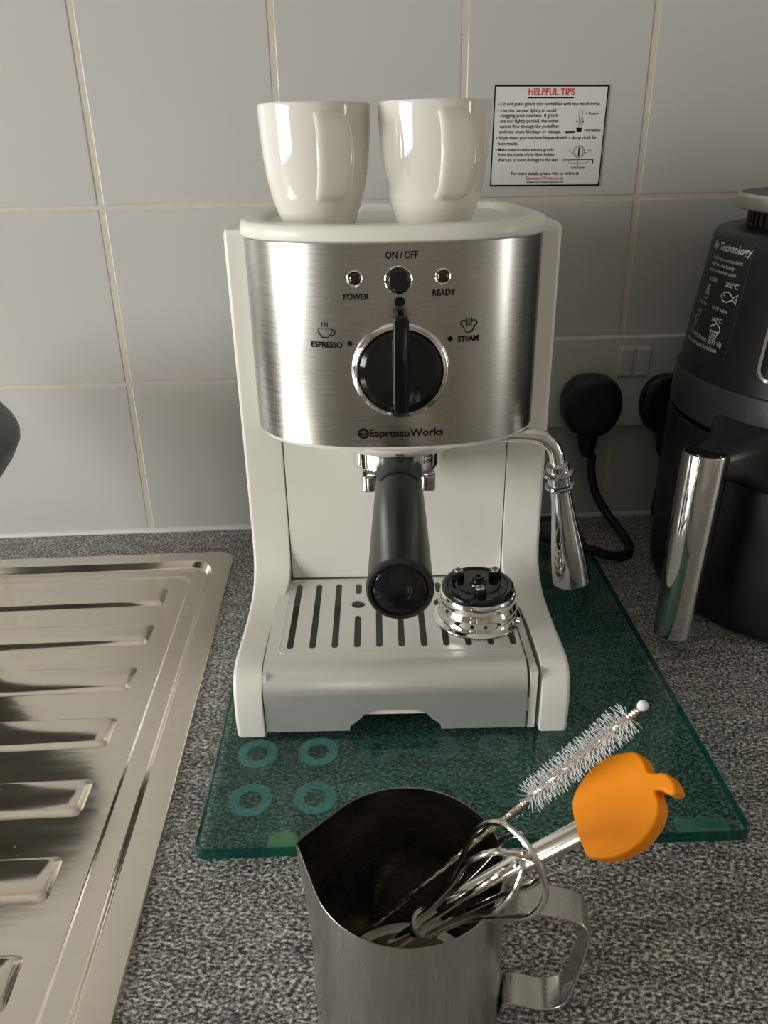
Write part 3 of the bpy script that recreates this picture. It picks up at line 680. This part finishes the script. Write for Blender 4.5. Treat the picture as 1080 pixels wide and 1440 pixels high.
bm = NB(); lathe(bm, [(.0925, .2886), (.0925, .3000), (.0, .3000)], 96); nk = obj('cap_neck', bm, BLACKG, fry)
bm = NB()
for k in range(64):
    a = 2*pi*k/64; tube(bm, [(.0928*cos(a), .0928*sin(a), .2890), (.0928*cos(a), .0928*sin(a), .2998)], .0014, 6)
o = obj('neck_ridges', bm, BLACKM, nk); o['kind'] = 'stuff'
bm = NB(); lathe(bm, [(0, .3001), (.1005, .3001), (.1030, .3010), (.1038, .3025), (.1038, .3095), (.1025, .3112), (.1010, .3114)], 96); obj('cap_band', bm, mat('brushed_silver', (.70, .68, .64), .25, 1, noise=.15, nscale=90, stretch=(1, 1, .02)), fry)
bm = NB(); lathe(bm, [(.1010, .3114), (.0960, .3120), (.05, .3135), (0, .3138)], 96); obj('cap_top', bm, BLACKM, fry)
# printed label on the slanted body (angles run towards the display)
def fs(u, v):
    a = radians(188)+u*1.2/.118; v = v+.0170; r = fr(v)+.00025
    return (r*cos(a), r*sin(a), v)
bm = NB()
add_text(bm, fs, -.010, .2595, 'Air Technology', .0074, bold=.018)
for k, (s, w, u) in enumerate((('food for you, meat and foods', .036, -.010), ('ideal for the family', .030, -.013), ('cooking across both zones', .034, -.012))): add_text(bm, fs, u, .2515-.0042*k, s, .0036, width=w)
add_text(bm, fs, -.0190, .2365, 'NO CRISP', .0040, width=.012); add_text(bm, fs, .0035, .2360, '200\u00b0C', .0048, bold=.01)
add_text(bm, fs, -.0250, .2190, '8 min, 300g', .0036, width=.013); add_text(bm, fs, -.0020, .2185, '8-10 mins', .0040)
add_text(bm, fs, -.0270, .2120, '180\u00b0C', .0036); add_text(bm, fs, -.0020, .2110, '160\u00b0C', .0044, bold=.01)
add_text(bm, fs, -.0290, .1965, '14 min, 500g', .0034, width=.013); add_text(bm, fs, -.0070, .1955, '15-20 mins, (QTY 12)', .0046, width=.030, bold=.012)
add_text(bm, fs, -.0145, .1905, 'Refer to the Quick Start Guide', .0040, width=.040, bold=.012)
# fish
fx, fz = .0035, .2280
add_stroke(bm, fs, [(fx-.0075, fz), (fx-.005, fz+.0030), (fx-.001, fz+.0036), (fx+.004, fz+.0006), (fx+.0075, fz+.0032), (fx+.0068, fz), (fx+.0075, fz-.0034), (fx+.004, fz-.0008), (fx-.001, fz-.0034), (fx-.005, fz-.0028)], .0008, True)
add_disc(bm, fs, fx-.0045, fz+.0008, .0005, 10)
# cupcake
fx, fz = -.0015, .2030
add_stroke(bm, fs, [(fx-.0042, fz), (fx-.0052, fz+.0022), (fx-.0035, fz+.0040), (fx-.0015, fz+.0045), (fx, fz+.0062), (fx+.0022, fz+.0050), (fx+.0045, fz+.0036), (fx+.0052, fz+.0016), (fx+.0042, fz)], .0009, True)
add_stroke(bm, fs, [(fx-.0036, fz), (fx-.0028, fz-.0046), (fx+.0028, fz-.0046), (fx+.0036, fz)], .0009)
for q in (-.0013, 0, .0013): add_stroke(bm, fs, [(fx+q, fz-.001), (fx+q*.9, fz-.0036)], .0006)
# fries and drumstick
fx, fz = -.0225, .2275
for q in (-.002, 0, .002): add_stroke(bm, fs, [(fx+q*.7, fz-.001), (fx+q, fz+.0052)], .0007)
add_stroke(bm, fs, [(fx-.003, fz-.001), (fx-.002, fz-.0046), (fx+.002, fz-.0046), (fx+.003, fz-.001)], .0008, True)
fx, fz = -.0285, .2055
add_stroke(bm, fs, [(fx+.0022*cos(a), fz+.0030*sin(a)+.001) for a in [2*pi*k/16 for k in range(16)]], .0007, True); add_stroke(bm, fs, [(fx, fz-.002), (fx-.0004, fz-.0056)], .0008)
obj('label_print', bm, WINK, fry, normals=False)
bm = NB(); add_stroke(bm, fs, [(-.034, .1868), (.0125, .1868), (.0135, .1890), (.0135, .2660)], .00035); obj('label_edge', bm, mat('label_edge_grey', (.10, .10, .10), .3), fry, normals=False)
# display surround
def ds(u, v, w):
    a = FDIR+2*pi+radians(11)+u/.118; r = fr(v)+w; return (r*cos(a), r*sin(a), v)
def finer(L, step=.004):
    out = []
    for p, q in zip(L, L[1:]+L[:1]):
        m = max(1, int((Vector(q)-Vector(p)).length/step))
        out += [(p[0]+(q[0]-p[0])*k/m, p[1]+(q[1]-p[1])*k/m) for k in range(m)]
    return out
bm = NB(); ro = rrect(-.026, .060, .1960, .2560, .010, 6); ri = finer(offset2(ro, .0022)); ro = finer(ro)
ri = [min(ri, key=lambda q: (q[0]-p[0])**2+(q[1]-p[1])**2) for p in ro]
loft(bm, [[ds(u, v, w) for u, v in q] for q, w in ((ro, -.0005), (ro, .0012), (ri, .0012), (ri, -.0005))], False, False); obj('display_frame', bm, CHROME, fry)
bm = NB()
grid = [[bm.verts.new(ds(-.0235+.081*i/24, .1985+.055*j/6, .0004)) for i in range(25)] for j in range(7)]
for A, B in zip(grid, grid[1:]):
    for i in range(24): bm.faces.new((A[i], A[i+1], B[i+1], B[i]))
obj('display_glass', bm, BLACKG, fry)
# handle
fd = Vector((cos(FDIR), sin(FDIR), 0)); sd = Vector((-fd.y, fd.x, 0))   # outwards, sideways
hb, ht = fd*.1800+Vector((0, 0, .0130)), fd*.1740+Vector((0, 0, .1560)); hax = (ht-hb).normalized()
HM = Matrix((sd, hax.cross(sd), hax)).transposed().to_4x4(); HM.translation = hb; hl = (ht-hb).length
if (HM.to_3x3() @ Vector((0, 1, 0))).dot(fd) > 0: face = pi/2
else: face = -pi/2
hn = bpy.data.objects.new('handle', None); COL.objects.link(hn); hn.parent = fry
bm = NB(); N_ = 28
def half(r, z, dz=0.):
    out = []
    for k in range(N_+1):
        a = face - radians(118) + radians(236)*k/N_
        q = (1-cos(a-face))/2
        out.append(HM @ Vector((r*cos(a), r*sin(a)*1.05, z-dz*q*0)))
    return out
outer = [(.0120, 0), (.0134, .0012), (.0142, .05), (.0150, .10), (.0154, hl-.001), (.0150, hl)]
rows_ = [half(r, z) for r, z in outer]; rows_i = [half(r-.0016, z) for r, z in outer]
VV = [[bm.verts.new(p) for p in L] for L in rows_+rows_i[::-1]]
for A, B in zip(VV, VV[1:]+VV[:1]):
    for k in range(N_): bm.faces.new((A[k], A[k+1], B[k+1], B[k]))
n6 = len(rows_)
for k in (0, N_):
    for i in range(n6-1): bm.faces.new((VV[i][k], VV[i+1][k], VV[2*n6-2-i][k], VV[2*n6-1-i][k]))
obj('chrome_shell', bm, CHROME, hn, sharp=45)
bm = NB(); lathe(bm, [(0, .0006), (.0102, .0006), (.0117, .002), (.0126, .05), (.0134, .10), (.0136, hl-.0015), (.0128, hl+.0006), (0, hl+.0012)], 40, HM); obj('grip_core', bm, BLACKG, hn)
# neck from the grip's top back to the body
bm = NB(); loops = []
for d, z, w, h in ((.1745, .1450, .0128, .0125), (.165, .1460, .0140, .0130), (.150, .1460, .0170, .0145), (.138, .1450, .0230, .0190), (.126, .1430, .0310, .0250)):
    c_ = fd*d+Vector((0, 0, z)); loops.append([c_+sd*u+Vector((0, 0, v)) for u, v in rrect(-w, w, -h, h, .009, 5)])
loft(bm, loops); obj('handle_neck', bm, BLACK, hn)

# ================================================================== DARK VESSEL cut by the left edge
bm = NB(); lathe(bm, [(0, 0), (.036, 0), (.040, .004), (.046, .05), (.058, .09), (.078, .1370), (.090, .1520), (.0960, .1625), (.0968, .1690), (.0945, .1760), (.089, .1845), (.074, .1930), (.045, .1980), (0, .2000)], 72)
tag(obj('round_vessel', bm, GREYP, None, (-.1255, -.200, -.0017), sharp=70), 'dark grey rounded vessel on the drainer, cut off by the left edge', 'vessel')

# ================================================================== MILK JUG
JC = Vector((.2198, -.4935, 0)); JH = .0905; JR = .0388
jug = thing('milk_jug', 'stainless steel milk jug with pouring lip and strap handle in front', 'jug', (JC.x, JC.y, .0003))
def jugr(a, z, r):
    """a = angle about the axis; the lip (towards -x) grows near the top"""
    d = abs((a-radians(168)+pi) % (2*pi)-pi); t = radians(32)
    tip = 1/cos(t-d)-1 if d < t else 0.          # straight tangents meeting in the pouring lip
    lift = max(0, min(1, (z-.030)/(JH-.030))); lift = lift*lift*(3-2*lift)
    return r*(1 + tip*lift)
def jugz(a, z):
    d = (a-radians(169)+pi) % (2*pi)-pi; k = max(0, 1-abs(d)/radians(70)); return z + (.0022*k*k if z > JH-.012 else 0)
bm = NB(); NJ = 96; body = []; outer = [(.0330, 0), (.0385, .0006), (.0397, .003), (.0399, .012), (.0397, .030), (.0394, .050), (.0391, .068), (.0388, .080), (.0388, JH-.0006), (.0385, JH)]
inner = [(.0381, JH-.0003), (.0380, .080), (.0383, .068), (.0386, .050), (.0389, .030), (.0390, .012), (.0375, .0045), (.0340, .0026)]
for r, z in outer: body.append([bm.verts.new((jugr(2*pi*k/NJ+pi, z, r)*cos(2*pi*k/NJ+pi), jugr(2*pi*k/NJ+pi, z, r)*sin(2*pi*k/NJ+pi), jugz(2*pi*k/NJ+pi, z))) for k in range(NJ)])
for A, B in zip(body, body[1:]):
    for k in range(NJ): bm.faces.new((A[k], A[(k+1) % NJ], B[(k+1) % NJ], B[k]))
bm.faces.new(body[0]); obj('outer_wall', bm, JUGM, jug, sharp=50)
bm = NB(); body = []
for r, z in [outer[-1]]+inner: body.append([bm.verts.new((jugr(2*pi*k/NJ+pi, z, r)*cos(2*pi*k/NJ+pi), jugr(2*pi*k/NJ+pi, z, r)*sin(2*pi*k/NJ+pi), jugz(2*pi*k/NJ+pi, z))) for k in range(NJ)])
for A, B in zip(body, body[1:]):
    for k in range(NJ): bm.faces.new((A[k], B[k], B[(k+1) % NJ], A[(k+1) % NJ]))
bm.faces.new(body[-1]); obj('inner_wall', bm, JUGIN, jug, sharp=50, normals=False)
# strap handle, towards +x and slightly to the wall
ha = radians(-12)
hp = spline([(.0392, 0, .0735), (.0450, 0, .0765), (.0560, 0, .0770), (.0660, 0, .0755), (.0705, 0, .0715), (.0718, 0, .0655), (.0712, 0, .0560), (.0692, 0, .0420), (.0672, 0, .0300), (.0635, 0, .0235), (.0560, 0, .0205), (.0470, 0, .0215), (.0412, 0, .0195), (.0402, 0, .0120)], 6)
bm = NB(); pts, T, N = frames(hp); rings = []
for p_, t_ in zip(pts, T):
    b = Vector((0, 1, 0)); n_ = t_.cross(b).normalized()
    rings.append([p_+b*u+n_*v for u, v in rrect(-.0072, .0072, -.0007, .0007, .0006, 2)])
loft(bm, rings); obj('strap_handle', bm, JUGM, jug, rot=(0, 0, ha), sharp=50)
bm = NB(); lathe(bm, [(.0022, -.0004), (.0020, .0003), (0, .0005)], 16, Matrix.Translation((.0475, -.0, .0206))); obj('rivet', bm, JUGM, jug, rot=(0, 0, ha))

# ================================================================== SPATULA, WHISK, TUBE BRUSH in the jug
H0 = Vector((.2845, -.506, .115)); dv = Vector((.7392, -.1232, .6622)); nv = Vector((-.6599, -.3294, .6753)); wv = Vector((-.1349, .9361, .3248))
sp = thing('orange_spatula', 'orange fruit-shaped silicone spatula with steel handle leaning in the jug', 'spatula', H0)
bm = NB(); hw = .0042; loops = []
for s_, w_, t_ in ((-.066, .0030, .0010), (-.062, .0036, .0013), (-.05, .0038, .0016), (-.02, .0044, .0018), (.006, .0046, .0018)):
    ring = []
    for k in range(16):
        a = 2*pi*k/16; ring.append(dv*s_ + wv*(w_*cos(a)) + nv*(t_*sin(a)))
    loops.append(ring)
loft(bm, loops); obj('handle', bm, WIRE, sp)
HO = [(-0.5, 3.7), (1.5, 10.1), (6.2, 14.3), (13.0, 17.5), (20.8, 18.6), (29.3, 16.7), (32.7, 14.3), (33.7, 10.4), (33.6, 6.8), (35.2, 5.2), (38.6, 3.6), (40.2, 0.5), (40.1, -3.5), (38.6, -4.7), (36.5, -3.7), (34.9, -1.5), (32.9, -0.8), (32.6, -3.9), (31.5, -6.8), (28.7, -9.9), (24.6, -12.4), (19.3, -14.3), (13.7, -14.8), (7.8, -14.2), (2.0, -12.1), (-0.9, -9.6), (-0.9, -5.7), (-1.4, -1.4), (-0.3, 1.0)]
HO = outline2([(a/1000, b/1000) for a, b in HO[::-1]], 3)
if area2(HO) < 0: HO = HO[::-1]
bm = NB(); prism(bm, HO, -.0045, .0035, .0012, lambda u, v, w: dv*u+wv*v+nv*w, 3); obj('silicone_head', bm, ORANGE, sp, sharp=50)

hub = Vector((.2280, -.4915, .0500)); tip = Vector((.2566, -.5368, .1400)); wax = (tip-hub).normalized(); wl = (tip-hub).length
wh = thing('wire_whisk', 'small steel balloon whisk resting wires-up inside the milk jug', 'whisk', hub)
tc_ = (CAM-hub).normalized(); wn = (tc_-wax*tc_.dot(wax)).normalized(); wsd = wax.cross(wn).normalized()
WT = Matrix((wsd, wn, wax)).transposed().to_4x4()
bm = NB(); lathe(bm, [(0, -.0012), (.0060, -.0012), (.0066, -.0006), (.0066, .0010), (.0060, .0016), (0, .0016)], 28, WT); obj('hub_disc', bm, mat('hub_steel', (.72, .69, .63), .5, .7), wh)
bm = NB(); lathe(bm, [(0, -.052), (.0030, -.052), (.0036, -.048), (.0032, -.020), (.0026, -.014), (.0026, -.0012), (0, -.0011)], 16, WT)
for k in range(6): tube(bm, [WT @ Vector((.0030*cos(a), .0030*sin(a), -.0035-.0018*k)) for a in [2*pi*q/14 for q in range(14)]], .0008, 6, closed=True)
obj('stem', bm, WIRE, wh)
for ang, half_w, ll in ((0, .0158, 1.0), (45, .0120, .95), (90, .0115, .92), (135, .0120, .96)):
    e = Vector((cos(radians(ang)), sin(radians(ang)), 0)); pr_ = []
    for u, v in ((.0046, .0), (.0052, .10), (.0068, .35), (half_w*.74, .58), (half_w, .78), (half_w*.84, .93), (half_w*.40, .995), (0, 1.01)):
        pr_.append((u, v))
    full = [e*u+Vector((0, 0, v*wl*ll)) for u, v in pr_] + [e*-u+Vector((0, 0, v*wl*ll)) for u, v in pr_[:-1][::-1]]
    bm = NB(); tube(bm, [WT @ p for p in spline(full, 5)], .0011, 10); obj('wire_loop', bm, WIRE, wh)

b0 = Vector((.2065, -.4590, .0085)); b1 = Vector((.3005, -.5040, .1700)); bax = (b1-b0).normalized(); bl = (b1-b0).length
br = thing('tube_brush', 'thin twisted-wire cleaning brush with clear nylon bristles leaning in the jug', 'brush', b0)
BT = Vector((0, 0, 1)).rotation_difference(bax).to_matrix().to_4x4()
bm = NB()
for ph in (0, pi):
    tube(bm, [BT @ Vector((.00062*cos(ph+z*2400), .00062*sin(ph+z*2400), z)) for z in [bl*k/420 for k in range(421)]], .0006, 6)
obj('twisted_wire', bm, mat('twisted_wire', (.70, .62, .52), .25, 1), br)
bm = NB(); z0 = .128
nt_ = 26
for k in range(nt_):
    z = z0+(bl-.007-z0)*k/(nt_-1)
    for q in range(16):
        a = 2*pi*(q+random.random()*.5)/16; R_ = .0064*random.uniform(.88, 1.04)
        d = Vector((cos(a), sin(a), random.uniform(-.10, .06)-.12)); o_ = Vector((0, 0, z+random.uniform(-.0005, .0005)))
        tv = Vector((-sin(a), cos(a), 0)); w0 = .00014
        A = o_+d*.0005; B = o_+d*R_
        v = [BT @ p for p in (A+tv*w0, A-tv*w0, A+Vector((0, 0, w0*1.6)), B+tv*w0, B-tv*w0, B+Vector((0, 0, w0*1.6)))]
        v = [bm.verts.new(p) for p in v]
        for f3 in ((0, 1, 4, 3), (1, 2, 5, 4), (2, 0, 3, 5), (3, 4, 5)): bm.faces.new([v[i] for i in f3])
o = obj('bristles', bm, BRIST, br, normals=False); o['kind'] = 'stuff'
bm = NB(); lathe(bm, [(0, bl-.0012)] + [(.0019*sin(a), bl+.0008-.0020*cos(a)) for a in [pi*k/10 for k in range(1, 10)]] + [(0, bl+.0028)], 20, BT); obj('tip_bead', bm, FOAM, br)

# ================================================================== CRUMBS AND GRIT (small, uncountable)
bm = NB()
def crumb(p, s):
    pts = [Vector((random.uniform(-1, 1), random.uniform(-1, 1), random.uniform(0, .8)))*s for _ in range(4)]
    c_ = Vector(p)+Vector((0, 0, .0001)); q = [bm.verts.new(c_+v) for v in (Vector((-s, -s*.6, 0)), Vector((s*.9, -s*.3, 0)), Vector((random.uniform(-.4, .4)*s, s*.8, 0)), Vector((0, 0, s*.8)))]
    for f3 in ((0, 1, 3), (1, 2, 3), (2, 0, 3), (0, 2, 1)): bm.faces.new([q[i] for i in f3])
for _ in range(30): crumb((random.uniform(.12, .41), random.uniform(-.405, -.335), GZ), random.uniform(.0003, .0007))
for _ in range(40): crumb((random.uniform(.11, .45), random.uniform(-.50, -.42), .0001), random.uniform(.0003, .0008))
for _ in range(50): crumb((random.uniform(-.12, .085), random.uniform(-.50, -.08), -.0045 if False else -.0020), random.uniform(.0002, .0006))
o = obj('crumbs', bm, CRUMB); o['kind'] = 'stuff'; tag(o, 'tiny pale crumbs scattered over worktop, glass and drainer', 'crumbs')
bpy.context.view_layer.update()
